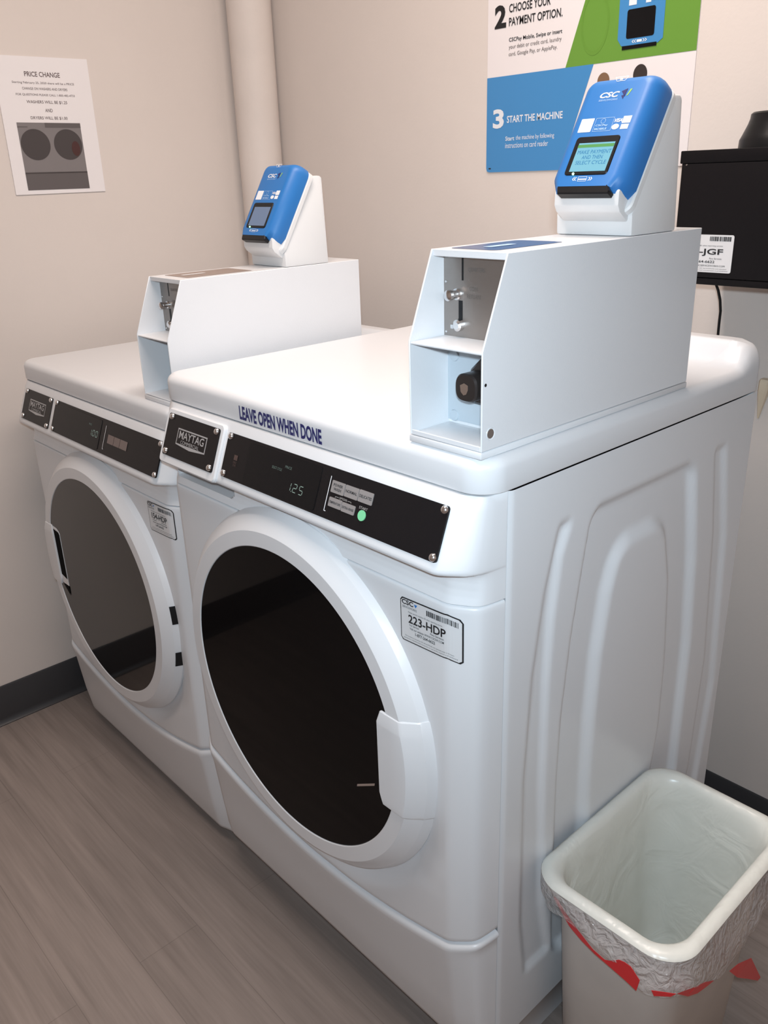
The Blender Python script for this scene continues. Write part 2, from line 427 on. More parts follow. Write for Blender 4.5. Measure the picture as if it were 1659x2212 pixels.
    # control panel
    bm = bmesh.new(); plate(bm, CFR, rrect(-.4720, -.0600, -.0370 if washer else -.0270, .0050, .004), -.001, .0016)
    cp = obj('control_panel', fixn(bm), BLACKP, root, angle=30)
    bm = bmesh.new(); plate(bm, CFR, rrect(-.4150, -.0560, -.2540, .0005, .003), .0014, .0024)
    obj('display_window', fixn(bm), BLACKD, cp, angle=30)
    bm = bmesh.new(); NN = .0027
    uu = -.3155 if washer else -.2960
    hh = .0110; vv = -.0440 if washer else -.0345
    if washer: vv = -.0435
    for k, ch in enumerate('125' if washer else '100'):
        seg7(bm, CFR, ch, uu - (.009 if ch == '1' else 0)*0 + k*.0128, vv, .0072, hh, .0009, .10, NN)
    flat(bm, CFR, rect(uu+.0098, vv-.0005, uu+.0108, vv+.0006), NN)
    obj('display_digits', bm, LCD, cp, smooth=False)
    bm = bmesh.new()
    text(bm, CFR, 'PRICE', uu-.012 if washer else uu-.008, uu+.002 if washer else uu+.004, -.0165, -.0130, NN)
    if washer: text(bm, CFR, 'SELECT CYCLE', uu-.040, uu-.018, -.0225, -.0190, NN)
    obj('display_caption', bm, LCDDIM, cp, smooth=False)
    bm = bmesh.new(); n2 = .0022
    flat(bm, CFR, rect(-.2350, -.0510, -.2338, -.0060), n2); flat(bm, CFR, rect(-.2345, -.0510, -.2312, -.0500), n2)
    obj('panel_line', bm, WHITEINK, cp, smooth=False)
    if washer:
        for (a, b, v0, v1, lines) in ((-.2300, -.2055, -.0252, -.0100, ('POWER', 'WASH')), (-.2043, -.1798, -.0246, -.0100, ('NORMAL',)), (-.1787, -.1538, -.0244, -.0096, ('DELICATES',)),
                                      (-.2290, -.2048, -.0430, -.0312, ('TEMPERATURE',)), (-.2038, -.1798, -.0434, -.0318, ('EXTRA RINSE',))):
            bm = bmesh.new(); plate(bm, CFR, rrect(a, v0, b, v1, .0012, 3), .0014, .0026)
            bt = obj('cycle_button', fixn(bm), GREYBTN, cp, angle=30)
            bm = bmesh.new(); L = len(lines); mid = (v0+v1)/2; hgt = .0036 if L > 1 or len(lines[0]) < 10 else .0030
            for i, s in enumerate(lines):
                wd = min(b-a-.003, .0035*len(s)); c = (a+b)/2; vc = mid + (L-1)*.0026 - i*.0052
                text(bm, CFR, s, c-wd/2, c+wd/2, vc-hgt/2, vc+hgt/2, .0029, bold=.01)
            obj('button_lettering', bm, INK, root, smooth=False)
        bm = bmesh.new()
        text(bm, CFR, 'OPTIONS', -.2115, -.1970, -.0303, -.0275, n2)
        for a, b in ((-.2190, -.2125), (-.1960, -.1890)): flat(bm, CFR, rect(a, -.0292, b, -.0287), n2)
        flat(bm, CFR, rect(-.2192, -.0306, -.2188, -.0287), n2); flat(bm, CFR, rect(-.1892, -.0306, -.1888, -.0287), n2)
        text(bm, CFR, 'START', -.1735, -.1585, -.0322, -.0290, n2)
        obj('panel_lettering', bm, mat('panel_grey_ink', (.40, .38, .37), .5), cp, smooth=False)
        bm = bmesh.new(); plate(bm, CFR, [(-.1660+.0066*math.cos(t*PI/12), -.0395+.0066*math.sin(t*PI/12)) for t in range(24)], .0014, .0028)
        obj('start_button', fixn(bm), GREENBTN, cp, angle=30, label='round green start button')
        bm = bmesh.new(); flat(bm, CFR, rect(-.4465, -.0310, -.4375, -.0235), n2); text(bm, CFR, 'ENERGY', -.4465, -.4375, -.0360, -.0325, n2)
        text(bm, CFR, 'STAR', -.4455, -.4385, -.0400, -.0368, n2); flat(bm, CFR, [(-.4420+.0028*math.cos(t*PI/8), -.0275+.0024*math.sin(t*PI/8)) for t in range(16)], n2+.0001)
        obj('energy_mark', bm, mat('dark_print', (.075, .045, .04), .5), cp, smooth=False)
    else:
        bm = bmesh.new()
        for a, b in ((-.2205, -.1965), (-.1955, -.1725), (-.1715, -.1435)): flat(bm, CFR, rect(a, -.0365, b, -.0200), n2)
        obj('cycle_button_strip', bm, mat('strip_brown_grey', (.17, .13, .12), .5), cp, smooth=False)
    # screws
    for pu, pn in ((-.6239, bp_n), (-.4960, bp_n), (-.4651, 0), (-.0426 if washer else -.0320, 0)):
        for v in (0, -.0545):
            bm = bmesh.new(); c = CFR.p(pu, v, pn+.0014); M = Matrix.Translation(c) @ Matrix((CFR.u, CFR.v, CFR.n)).transposed().to_4x4()
            b = bmesh.new(); vs = lathe(b, [(.0052, 0), (.0050, .0012), (.0040, .0030), (.0022, .0040), (.0010, .0042)], (0, 0, 0), 'z', 16); cap(b, vs[-1])
            merge(bm, b, M); obj('screw', fixn(bm), CHROME, root)
    # lid
    lid_rings = []
    def ring(o, z_fn, drop):
        x0, x1, y0, y1 = -2*HW-.003+o, .003-o, .0158+o, D+.002-o
        rf, rb = max(.036-o, .006), max(.018-o, .006); pts = []
        for cx, cy, r, a in ((x1-rf, y0+rf, rf, -90), (x1-rb, y1-rb, rb, 0), (x0+rb, y1-rb, rb, 90), (x0+rf, y0+rf, rf, 180)):
            for i in range(13): t = math.radians(a+90*i/12); pts.append((cx+r*math.cos(t), cy+r*math.sin(t)))
        full = []
        cnt = (40, 44, 40, 44)          # subdivide the straight runs: right, back, left, front
        for k in range(4):
            full += pts[k*13:(k+1)*13]; a = pts[k*13+12]; b = pts[((k+1)*13) % 52]
            full += [(a[0]+(b[0]-a[0])*i/cnt[k], a[1]+(b[1]-a[1])*i/cnt[k]) for i in range(1, cnt[k])]
        out = []
        for x, y in full:
            out.append((x, y, (z_fn(x, y) if z_fn else ZT) - drop))
        return out
    def back(x, y):
        s = min(x+2*HW+.003, .003-x); h = .0365
        f = y-.560
        if f <= 0: b = 0
        elif f < .058:
            t = f/.058; b = (1-math.sqrt(max(0, 1-t*t)))*.72*h if t < .93 else h*(.455+(.545)*smooth(.93, 1.0, t))
            b = h*(t**3)*.6+h*.4*smooth(.55, 1, t)
        else: b = h
        r = .040
        side = 1 if s >= r else math.sqrt(max(0, 1-((r-s)/r)**2))
        return ZT + b*(.10+.90*side if b > 0 else 1)
    bm = bmesh.new(); rows = [ring(.004, None, ZT-ZL-.0012), ring(.0006, None, ZT-ZL-.0006), ring(0, None, ZT-ZL-.002)]
    for e in range(0, 9):
        t = e/8*PI/2; r = .0135; rows.append(ring(r*(1-math.cos(t)), back, r*(1-math.sin(t))))
    for o in (.016, .019, .022, .026, .030, .034, .038, .042, .047, .052, .057, .062, .067, .072, .078, .084, .09, .10, .12): rows.append(ring(o, back, 0))
    vs = quadgrid(bm, rows, True); cap(bm, vs[-1]); fixn(bm)
    obj('lid', bm, ENAMEL, root, angle=50)
    # door
    dc = (XC, 0, .588)
    bm = bmesh.new(); lathe(bm, [(.2340, .014), (.2348, -.0235), (.2354, -.0258), (.2364, -.0266), (.2590, -.0266), (.2600, -.0261), (.2690, -.0186), (.2782, -.0112), (.2791, -.0102), (.2858, .0030), (.2850, .0070), (.2800, .0140)], dc, 'y', 144)
    door = obj('door', fixn(bm), PLASTIC, root, angle=17)
    bm = bmesh.new(); vs = lathe(bm, [(.2352, -.012), (.2350, -.0250), (.2340, -.0255)], dc, 'y', 144); cap(bm, vs[-1])
    obj('door_glass', fixn(bm), GLASS if washer else GLASSD, door, angle=8, label='smoked dark porthole glass')
    sg = 1 if washer else -1
    rows = []
    ZA, ZB, KA = .5205, .6700, 30
    zz = [ZA, ZA+.0012, ZA+.0030] + [ZA+.003+(ZB-.0165-ZA-.003)*i/KA for i in range(1, KA+1)] + [ZB-.0015, ZB]
    for i, z in enumerate(zz):
        def rx(r): return math.sqrt(r*r-(z-.588)**2)
        dn = {0: .0050, 1: .0018, 2: .0004}.get(i, 0)
        if z > ZB-.0166: dn = .0032*(z-ZB+.0165)/.0165
        if i == len(zz)-1: dn += .0015
        xi = .2070 + (.004 if i == 0 else .0015 if i == 1 else 0) + max(0, (ZA+.020-z))*.35 + (.006*((z-ZB+.0075)/.0075)**2 if z > ZB-.0075 else 0)
        xc = rx(.2590)
        rows.append([(XC+sg*x, y, z) for x, y in ((xi, -.021), (xi, -.0300+dn), (xi+.0012, -.0308+dn), ((xi+xc)/2, -.0309+dn), (xc-.002, -.0309+dn), (xc, -.0305+dn), (rx(.2625), -.0283+dn*.8), (rx(.2765), -.0158+dn*.7), (rx(.2800), -.0126+dn*.6), (rx(.2815), -.0098+dn*.5), (rx(.2868), .0010), (rx(.2875), .0060))])
    bm = bmesh.new(); vs = quadgrid(bm, rows); cap(bm, vs[0]); cap(bm, vs[-1], True)
    hd = obj('door_handle', fixn(bm), PLASTIC, door, angle=18)
    if not washer:                  # finger hole beside the flap, seen from its open side
        gf = Fr((XC, -.0262, .588), (1, 0, 0), (0, 0, 1))
        bm = bmesh.new(); plate(bm, gf, [(-.2085, -.0600), (-.1770, -.0600), (-.1755, .0680), (-.1800, .0740), (-.1900, .0790), (-.2085, .0800)], -.001, .0002)
        gr = obj('finger_hole', fixn(bm), PLASTIC, door, angle=30)
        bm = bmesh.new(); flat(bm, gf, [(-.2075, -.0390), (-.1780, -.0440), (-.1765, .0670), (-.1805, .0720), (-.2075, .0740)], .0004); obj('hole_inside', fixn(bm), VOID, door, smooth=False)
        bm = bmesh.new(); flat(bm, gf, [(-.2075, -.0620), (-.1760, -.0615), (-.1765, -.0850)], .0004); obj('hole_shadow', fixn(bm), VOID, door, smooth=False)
        for z0_, z1_ in ((.6000, .6370), (.5030, .5370)):
            bm = bmesh.new(); rows = []
            for i in range(7):
                z = z0_+(z1_-z0_)*i/6
                rows.append([(XC+math.sqrt(r*r-(z-.588)**2), y, z) for r, y in ((.2803, -.0100), (.2816, -.0078), (.2850, -.0006), (.2866, .0030))])
            quadgrid(bm, rows); obj('hinge_slot', fixn(bm), BLACK, door)
    else:
        bm = bmesh.new(); plate(bm, Fr((0, -.0256, 0), (1, 0, 0), (0, 0, 1)), STREAK, 0, .0006); obj('reflection_streak', bm, CHROME, door, smooth=False)  # thin chrome strip added on the glass to imitate a bright reflection streak
    # service sticker wrapped on the front panel
    S0, S1, V0, V1 = (-.1160, -.0215, .7705, .8300) if washer else (-.1135, -.0280, .7790, .8370)
    def sfn(u, v, n=0):
        tilt = .04*(min(u, -.038)-S0) - .35*max(0, u+.038)
        return Vector((u, front_y(u)-.0004-n, v+tilt))
    def strip(bm, u0, v0, u1, v1, n, r=.004):
        pts = rrect(u0, v0, u1, v1, r, 4)
        us = sorted(set([round(u0+(u1-u0)*i/28, 5) for i in range(29)]))
        def ext(u):
            d = min(u-u0, u1-u); return (v0+(r-math.sqrt(max(0, r*r-(r-d)**2)) if d < r else v0), v1-(r-math.sqrt(max(0, r*r-(r-d)**2))) if d < r else v1) if r > 0 else (v0, v1)
        rows = []
        for u in us:
            d = min(u-u0, u1-u); k = r-math.sqrt(max(0, r*r-(r-d)**2)) if d < r else 0
            rows.append([sfn(u, v0+k, n), sfn(u, v1-k, n)])
        quadgrid(bm, rows)
    bm = bmesh.new(); strip(bm, S0, V0, S1, V1, .0002); st = obj('service_sticker', fixn(bm), INK, root, smooth=False)
    bm = bmesh.new(); strip(bm, S0+.0016, V0+.0016, S1-.0016, V1-.0016, .0005, .003); obj('sticker_face', fixn(bm), STICK, st, smooth=False)
    bm = bmesh.new(); W_, H_ = S1-S0, V1-V0
    def T(s, a, b, c, d, bold=.0, shear=0): text(bm, None, s, S0+a*W_, S0+b*W_, V0+c*H_, V0+d*H_, .0009, bold, shear, fn=sfn)
    T('CSC', .035, .245, .855, .965, .03); T('SERVICEWORKS', .045, .305, .775, .825)
    T('Please use this machine ID when reporting service:', .15, .75, .68, .725)
    T('223-HDP' if washer else '154-HDP', .15, .80, .46, .655, .02)
    T('For Service:', .17, .34, .395, .44, .01); T('Para Servicio:', .54, .77, .395, .44, .01)
    T('Visit our website WWW.CSCSW.COM', .17, .77, .315, .365, .01)
    T('1-877-264-6622', .27, .62, .215, .285, .015)
    T('This machine is owned by CSC ServiceWorks and operated under a written', .08, .90, .120, .155)
    T('agreement. Unauthorized movement or use of this machine is prohibited', .06, .94, .065, .10)
    rnd = random.Random(5); u = .475
    while u < .94:
        ww = rnd.choice((.006, .012, .018)); bm2 = [sfn(S0+a*W_, V0+b*H_, .0009) for a, b in ((u, .79), (min(u+ww, .945), .79), (min(u+ww, .945), .91), (u, .91))]
        bm.faces.new([bm.verts.new(p) for p in bm2]); u += ww+rnd.choice((.006, .010))
    obj('sticker_lettering', bm, INK, st, smooth=False)
    bm = bmesh.new(); bm.faces.new([bm.verts.new(sfn(S0+a*W_, V0+b*H_, .0009)) for a, b in ((.255, .93), (.285, .855), (.315, .93))])
    obj('sticker_logo', bm, BLUEINK, st, smooth=False)
    # levelling feet
    zf = 0-OFF.z
    for fx in (-2*HW+.06, -.06):
        for fy in (.10, D-.06):
            bm = bmesh.new(); vs = lathe(bm, [(.006, zf), (.022, zf+.0), (.022, zf+.008), (.009, zf+.013), (.009, zb+.022)], (fx, fy, 0), 'z', 20); cap(bm, vs[0]); cap(bm, vs[-1])
            obj('levelling_foot', fixn(bm), BLACK, root)
    if washer:
        fr = Fr((0, .0158, 0), (1, 0, 0), (0, 0, 1)); bm = bmesh.new()
        text(bm, fr, 'LEAVE OPEN WHEN DONE', -.4595, -.2715, .9842, 1.0048, .0006, bold=.035)
        obj('lid_lettering', bm, NAVY, root, smooth=False, label='navy blue printed lettering')
    return root
machine('washer')
DOFF = Vector((-.7009, .0240, -.0723))
OFF = DOFF; machine('dryer'); OFF = Vector((0, 0, 0))

# ------------------------------------------------------------------ coin boxes
def coin_box(washer, x1, y0, z0, label):
    """x1 right face, y0 front of the lower half, z0 the lid it stands on"""
    W_, T = .1071, .0022
    x0 = x1-W_; yt = y0+.037; yb = y0+.4226; zs, zk, zt = z0+.0085, z0+.1139, z0+.2076
    root = thing('coin_meter_box', label, 'coin box', ((x0+x1)/2, (y0+yb)/2, z0), 'coin boxes on the laundry machines')
    prof = [(y0, zs), (y0, zk), (yt, zt), (yb, zt), (yb, zs)]
    # hollow sheet metal case, open at the front
    bm = bmesh.new()
    fr = Fr((0, 0, 0), (0, 1, 0), (0, 0, 1))
    for xa, xb in ((x0, x0+T), (x1-T, x1)): 
        b = bmesh.new(); plate(b, Fr((xa, 0, 0), (0, 1, 0), (0, 0, 1)), prof, 0, xb-xa); fixn(b)
        bmesh.ops.bevel(b, geom=b.edges[:], offset=.0007, segments=1, affect='EDGES'); merge(bm, b)
    b = bmesh.new(); box(b, x0+.0005, x1-.0005, yt+.001, yb, zt-T, zt, .0007, 1); merge(bm, b)
    b = bmesh.new(); box(b, x0+T, x1-T, yb-T, yb, zs, zt-T); merge(bm, b)
    b = bmesh.new(); box(b, x0+T, x1-T, y0+.001, yb-T, zs, zs+T, .0007, 1); merge(bm, b)
    b = bmesh.new(); box(b, x0+T, x1-T, yt+.001, yt+.004, zt-.0075, zt-.001, .0007, 1); merge(bm, b)   # top return flange
    if washer:
        b = bmesh.new(); box(b, x0+T, x1-T, y0+.0005, y0+.003, zs, zs+.0058, .0007, 1); merge(bm, b)     # front sill
    case = obj('case', bm, BOXW, root, angle=30)
    bm = bmesh.new(); box(bm, x0-.0006, x1+.0006, y0-.001, yb+.001, z0+.0003, zs-.0006, .0012); obj('mounting_base', bm, BOXW, root, angle=30)
    bm = bmesh.new(); box(bm, x0+T, x1-T, y0+.0012, y0+.062, zk-.0035, zk-.0008, .0008, 1); obj('shelf', bm, BOXW, root, angle=30)
    # upper coin plate
    yp = y0+.055
    cf = Fr((x0, yp, z0), (1, 0, 0), (0, 0, 1))
    bm = bmesh.new(); plate(bm, cf, rect(T, .112, W_-T, .2050), -.0015, 0); cpo = obj('coin_plate', fixn(bm), STEEL, root, smooth=False)
    bm = bmesh.new()
    plate(bm, cf, rect(.0290, .1745, .0312, .1985), .0, .0004); obj('coin_slot', fixn(bm), BLACK, cpo, smooth=False)
    bm = bmesh.new(); plate(bm, cf, rect(.0245, .1315, .0300, .1530), 0, .0004)
    flat(bm, cf, [(.0200, .1275), (.0245, .1335), (.0300, .1325), (.0260, .1265)], .0005)
    obj('lever_slot', fixn(bm), BLACK, cpo, smooth=False)
    bm = bmesh.new(); vs = lathe(bm, [(.0062, 0), (.0062, -.002), (.0046, -.003), (.0046, -.010), (.0060, -.012), (.0058, -.016), (.003, -.0175)], (x0+.0225, yp, z0+.1595), 'y', 20); cap(bm, vs[-1])
    obj('return_button', fixn(bm), CHROME, cpo)
    bm = bmesh.new(); vs = lathe(bm, [(.0064, 0), (.0064, -.006), (.004, -.008)], (x0+.0270, yp, z0+.1265), 'y', 20); cap(bm, vs[-1])
    b = bmesh.new(); box(b, x0+.0140, x0+.0290, yp-.003, yp, z0+.1215, z0+.1265, .001); merge(bm, b)
    obj('coin_lever', fixn(bm), CHROME, cpo)
    for u, v in ((.006, .200), (.006, .1175), (.006, .172)):
        b = bmesh.new(); vs = lathe(b, [(.0016, 0), (.0012, -.001)], (x0+u, yp, z0+v), 'y', 10); cap(b, vs[-1]); obj('rivet', fixn(b), CHROME, cpo)
    bm = bmesh.new(); text(bm, cf, 'QUARTERS', .0385, .0615, .1835, .1885, .0006); text(bm, cf, 'COIN', .0405, .0520, .1640, .1685, .0006); text(bm, cf, 'RETURN', .0370, .0560, .1560, .1605, .0006)
    obj('etched_lettering', bm, INKG, cpo, smooth=False)
    # lower vault
    yv = y0+.061
    bm = bmesh.new(); box(bm, x0+T, x1-T, yv, yv+.002, zs+.006, zk-.004); obj('vault_door', bm, VAULT, root, smooth=False)
    bm = bmesh.new(); box(bm, x0+T, x1-T, yv+.002, yv+.004, zs+T, zk-.004); obj('vault_backing', bm, BOXW, root, smooth=False)
    for v in (.020, .090):
        bm = bmesh.new(); vs = lathe(bm, [(.0068, 0), (.0062, -.0016), (.003, -.002)], (x0+.0125, yv, z0+v), 'y', 20); cap(bm, vs[-1]); obj('vault_rivet', fixn(bm), VAULT, root)
    bm = bmesh.new()
    lk = Fr((x0, yv, z0), (1, 0, 0), (0, 0, 1))
    pts = [(.034, .055), (.042, .042), (.089, .040), (.096, .050), (.096, .092), (.084, .096), (.059, .094), (.044, .080)]
    if washer: plate(bm, lk, pts, 0, .010, .003)
    else: plate(bm, lk, [(u+.006, v) for u, v in pts], 0, .010, .003)
    hous = obj('lock_housing', fixn(bm), LOCKM, root, angle=30)
    bm = bmesh.new(); lx, lz, lr = (x0+.0600, z0+.0655, .0155) if washer else (x0+.0720, z0+.0500, .0175)
    def sq(r, y): return [(lx+r*math.copysign(abs(math.cos(t))**.7, math.cos(t)), y, lz+r*math.copysign(abs(math.sin(t))**.7, math.sin(t))) for t in [2*PI*i/36 for i in range(36)]]
    vs = quadgrid(bm, [sq(lr, yv-.006), sq(lr, yv-.032), sq(lr-.0015, yv-.0345), sq(lr-.006, yv-.0350)], True); cap(bm, vs[-1])
    lock = obj('vault_lock', fixn(bm), LOCKM, root, angle=30)
    bm = bmesh.new(); kf = Fr((lx, yv-.0352, lz), (1, 0, 0), (0, 0, 1)); plate(bm, kf, [(-.006, .003), (-.005, -.004), (-.001, -.0075), (.003, -.006), (.0055, -.001), (.0055, .004), (0, .006)], 0, .0012)
    obj('key_core', fixn(bm), CHROME, lock, smooth=False)
    # side details
    if washer:
        for v, u, r, m in ((.0265, .0140, .0052, STEEL), (.0800, .0050, .0018, BLACK)):
            bm = bmesh.new(); ring = [(x1+.0004, y0+u+r*math.cos(t*PI/12), z0+v+r*math.sin(t*PI/12)) for t in range(24)]
            bm.faces.new([bm.verts.new(p) for p in ring]); obj('side_hole' if r > .003 else 'side_rivet', fixn(bm), m, root, smooth=False)
        bm = bmesh.new(); ring = lathe(bm, [(.0052, 0), (.0066, .0005), (.0070, 0)], (0, 0, 0), 'z', 24)
        bmesh.ops.transform(bm, matrix=Matrix.Translation((x1+.0003, y0+.0140, z0+.0265)) @ Matrix.Rotation(PI/2, 4, 'Y'), verts=bm.verts); obj('hole_rim', fixn(bm), BOXW, root)
    # printed label on the top face
    tf = Fr((x0, y0, zt+.0003), (0, 1, 0), (-1, 0, 0))
    bm = bmesh.new()
    flat(bm, tf, rrect(.050, -.080, .168, -.014, .008) if washer else rrect(.060, -.090, .190, -.012, .004))
    top = obj('top_label', fixn(bm), TOPBLUE if washer else TAN, root, smooth=False, label='blue printed instruction label' if washer else 'worn brownish instruction label')
    bm = bmesh.new()
    flat(bm, tf, rrect(.075, -.052, .120, -.040, .003), .0003)
    obj('label_print', fixn(bm), PALEINK if washer else STICK, top, smooth=False)
    return zt
WX1, WY0 = -.0088, .0220
coin_box(True, WX1, WY0, ZT, 'white steel coin box on the washing machine lid, blue label on its top')
DX1, DY0, DZ0 = -.7161, .0536, ZT-.0723
coin_box(False, DX1, DY0, DZ0, 'white steel coin box on the dryer lid, partly hidden by the washer')

# ------------------------------------------------------------------ card readers
def reader(washer, cx, yb, z0, label):
    """cx centre, yb the y of the pedestal's front foot, z0 the box top"""
    root = thing('card_reader', label, 'card reader', (cx, yb+.05, z0), 'card readers on the coin boxes')
    hw = .0512
    prof = [(yb, z0), (yb-.001, z0+.0245), (yb+.0725, z0+.1490), (yb+.0790, z0+.1510), (yb+.0920, z0+.1510), (yb+.0970, z0+.1480), (yb+.0985, z0)]
    bm = bmesh.new(); plate(bm, Fr((cx-hw-.004, 0, 0), (0, 1, 0), (0, 0, 1)), prof, 0, 2*hw+.004); fixn(bm)
    for v in bm.verts:                                  # slimmer towards the top
        k = max(0, (v.co.z-z0-.03)/.12); v.co.x = cx+(v.co.x-cx)*(1-.10*k)
    bmesh.ops.bevel(bm, geom=bm.edges[:], offset=.0035, segments=2, profile=.6, affect='EDGES')
    obj('pedestal', bm, READERW, root, angle=30)
    t = math.radians(31)
    F = Fr((cx, yb-.001, z0+.0257), (1, 0, 0), (0, math.sin(t), math.cos(t)))
    # white back plate and chin
    bm = bmesh.new(); plate(bm, F, rrect(-.0525, -.004, .0525, .149, .012), .0002, .009, .002)
    b = bmesh.new(); cf_ = Fr(F.p(-.0430, 0, 0), -F.n, F.v)      # side outline of the chin, extruded across
    plate(b, cf_, [(.004, .0125), (-.0310, .0125), (-.0305, .0090), (-.0235, -.0035), (-.0160, -.0075), (.004, -.0090)], 0, .0885); fixn(b)
    bmesh.ops.bevel(b, geom=b.edges[:], offset=.0016, segments=2, profile=.6, affect='EDGES'); merge(bm, b)
    obj('back_plate', fixn(bm), READERW, root, angle=30)
    # blue shell
    bm = bmesh.new(); rows = []
    def outline(ins, n):
        r = max(.0165-ins*.6, .003)
        top_ = [p for p in rrect(-.0522+ins, .02, .0522-ins, .1515-ins*.75, r, 7) if p[1] > .06]
        k = min(ins, .006); low = [(-.0522+ins, .0215+k*.5), (-.0420+ins*.6, .0050+k), (.0420-ins*.6, .0050+k), (.0522-ins, .0215+k*.5)]
        return [F.p(u, v, n) for u, v in top_ + low]
    rows = [outline(.0015, .0085), outline(0, .0095), outline(0, .018)]
    for k in range(1, 8):
        a = k/7*PI/2; rows.append(outline(.017*(1-math.cos(a)), .018+.023*math.sin(a)))
    vs = quadgrid(bm, rows, True); cap(bm, vs[-1]); cap(bm, vs[0], True)
    shell = obj('reader_shell', fixn(bm), BLUE, root, angle=50)
    n = .0413
    bm = bmesh.new(); pts = [(-.0310, .0020), (.0380, .0020), (.0390, .0060), (.0325, .0150), (-.0325, .0150), (-.0345, .0100)]
    plate(bm, F, pts, .030, .0408, .0015)
    obj('card_slot', fixn(bm), BLACK, shell, angle=30)
    bm = bmesh.new(); plate(bm, F, rrect(-.0305, .0245, .0285, .0725, .0045), .038, n+.0008, .0008); obj('screen_bezel', fixn(bm), BLACK, shell, angle=30)
    bm = bmesh.new(); flat(bm, F, rect(-.0240, .0285, .0248, .0640), n+.0010); obj('screen', bm, SCRON if washer else SCROFF, shell, smooth=False, label='lit pale blue screen' if washer else 'dim blue screen')
    m2 = n+.0013
    if washer:
        bm = bmesh.new(); flat(bm, F, rect(-.0240, .0580, .0248, .0618), m2); obj('screen_bar', bm, SCRBAR, shell, smooth=False)
        bm = bmesh.new(); text(bm, F, 'MAKE PAYMENT', -.0212, .0238, .0500, .0548, m2); text(bm, F, 'AND THEN', -.0130, .0150, .0436, .0482, m2); text(bm, F, 'SELECT CYCLE', -.0192, .0220, .0370, .0416, m2)
        obj('screen_lettering', bm, SCRINK, shell, smooth=False)
    bm = bmesh.new(); b = bmesh.new(); bmesh.ops.create_uvsphere(b, u_segments=10, v_segments=6, radius=.0016); merge(bm, b, Matrix.Translation(F.p(-.0170, .0258, n+.0008))); obj('status_light', bm, LEDG, shell, label='green status light')
    # printing
    bm = bmesh.new()
    text(bm, F, 'CSC', -.0205, .0050, .1205, .1275, n, bold=.03, shear=.25); obj('logo_lettering', bm, WHITEINK, shell, smooth=False); bm = bmesh.new()
    text(bm, F, '«', -.0162, -.0105, .0175, .0220, n); text(bm, F, '»', .0055, .0112, .0175, .0220, n)
    for q in (rect(-.0085, .0168, .0035, .0172), rect(-.0085, .0222, .0035, .0226), rect(-.0085, .0168, -.0081, .0226), rect(.0031, .0168, .0035, .0226), rect(-.0085, .0186, .0035, .0200)): flat(bm, F, q, n)
    obj('card_logo', bm, WHITEINK, shell, smooth=False); bm = bmesh.new()
    for q in ([(-.0080, .1452), (.0090, .1452), (.0092, .1458), (-.0082, .1458)], [(-.0050, .1402), (.0060, .1402), (.0060, .1407), (-.0050, .1407)], [(-.0080, .1452), (-.0075, .1452), (-.0045, .1402), (-.0050, .1402)], [(.0085, .1452), (.0090, .1452), (.0060, .1402), (.0055, .1402)], [(-.0015, .1415), (.0025, .1415), (.0020, .1440), (-.0010, .1440)]): flat(bm, F, q, n)
    obj('tap_logo', bm, WHITEINK, shell, smooth=False); bm = bmesh.new()
    text(bm, F, 'VISA', .0122, .0225, .0885, .0930, n, bold=.03, shear=.25)
    flat(bm, F, rect(.0228, .0868, .0335, .0953), n); flat(bm, F, rect(.0232, .0795, .0330, .0855), n)
    flat(bm, F, [(.0160+.0048*math.cos(i*PI/9), .0830+.0034*math.sin(i*PI/9)) for i in range(18)], n)
    obj('payment_logo', bm, WHITEINK, shell, smooth=False); bm = bmesh.new()
    flat(bm, F, rrect(-.0337, .0785, -.0160, .0955, .001), n)
    obj('white_label', bm, WHITEINK, shell, smooth=False)
    bm = bmesh.new(); text(bm, F, 'SERVICEWORKS', -.0200, .0050, .1165, .1188, n); obj('logo_subtitle_lettering', bm, PALEINK, shell, smooth=False); bm = bmesh.new()
    a0, b0, a1, b1 = -.0135, .0785, .0110, .0952
    for q in (rect(a0, b0, a1, b0+.0004), rect(a0, b1-.0004, a1, b1), rect(a0, b0, a0+.0004, b1), rect(a1-.0004, b0, a1, b1)): flat(bm, F, q, n)
    text(bm, F, 'CSCPay', -.0115, .0050, .0843, .0872, n, bold=.02); text(bm, F, 'MOBILE', -.0115, .0050, .0802, .0828, n, bold=.02)
    for k in range(16):
        a, c = k*PI/8, (k+1)*PI/8
        flat(bm, F, [(-.0030+r*math.cos(x), .0912+r*math.sin(x)) for r, x in ((.0028, a), (.0032, a), (.0032, c), (.0028, c))], n)
    obj('app_logo', bm, PALEINK, shell, smooth=False)
    bm = bmesh.new(); flat(bm, F, [(.0070, .1270), (.0135, .1200), (.0145, .1300)], n); flat(bm, F, [(.0085, .1215), (.0120, .1170), (.0130, .1225)], n)
    obj('logo_arrow', bm, NAVY, shell, smooth=False)
    bm = bmesh.new(); flat(bm, F, [(.0152, .1205), (.0172, .1215), (.0205, .1290), (.0180, .1290)], n); obj('logo_stripe', bm, GREENINK, shell, smooth=False)
    return root
reader(True, -.0623, .2840, ZT+.2076, 'blue card reader with a lit screen on the washer coin box')
reader(False, -.7161-.0535, .3060, DZ0+.2076, 'blue card reader with a dim screen on the dryer coin box')

# ------------------------------------------------------------------ corner pipe
bm = bmesh.new(); vs = lathe(bm, [(.056, 0), (.056, .6), (.056, 1.2), (.056, 1.8), (.056, ZC)], (-1.449, .783, 0), 'z', 48)
tag(obj('drain_pipe', fixn(bm), PIPE, loc=(-1.449, .783, 0)), 'beige painted vertical pipe standing in the room corner behind the dryer', 'pipe')

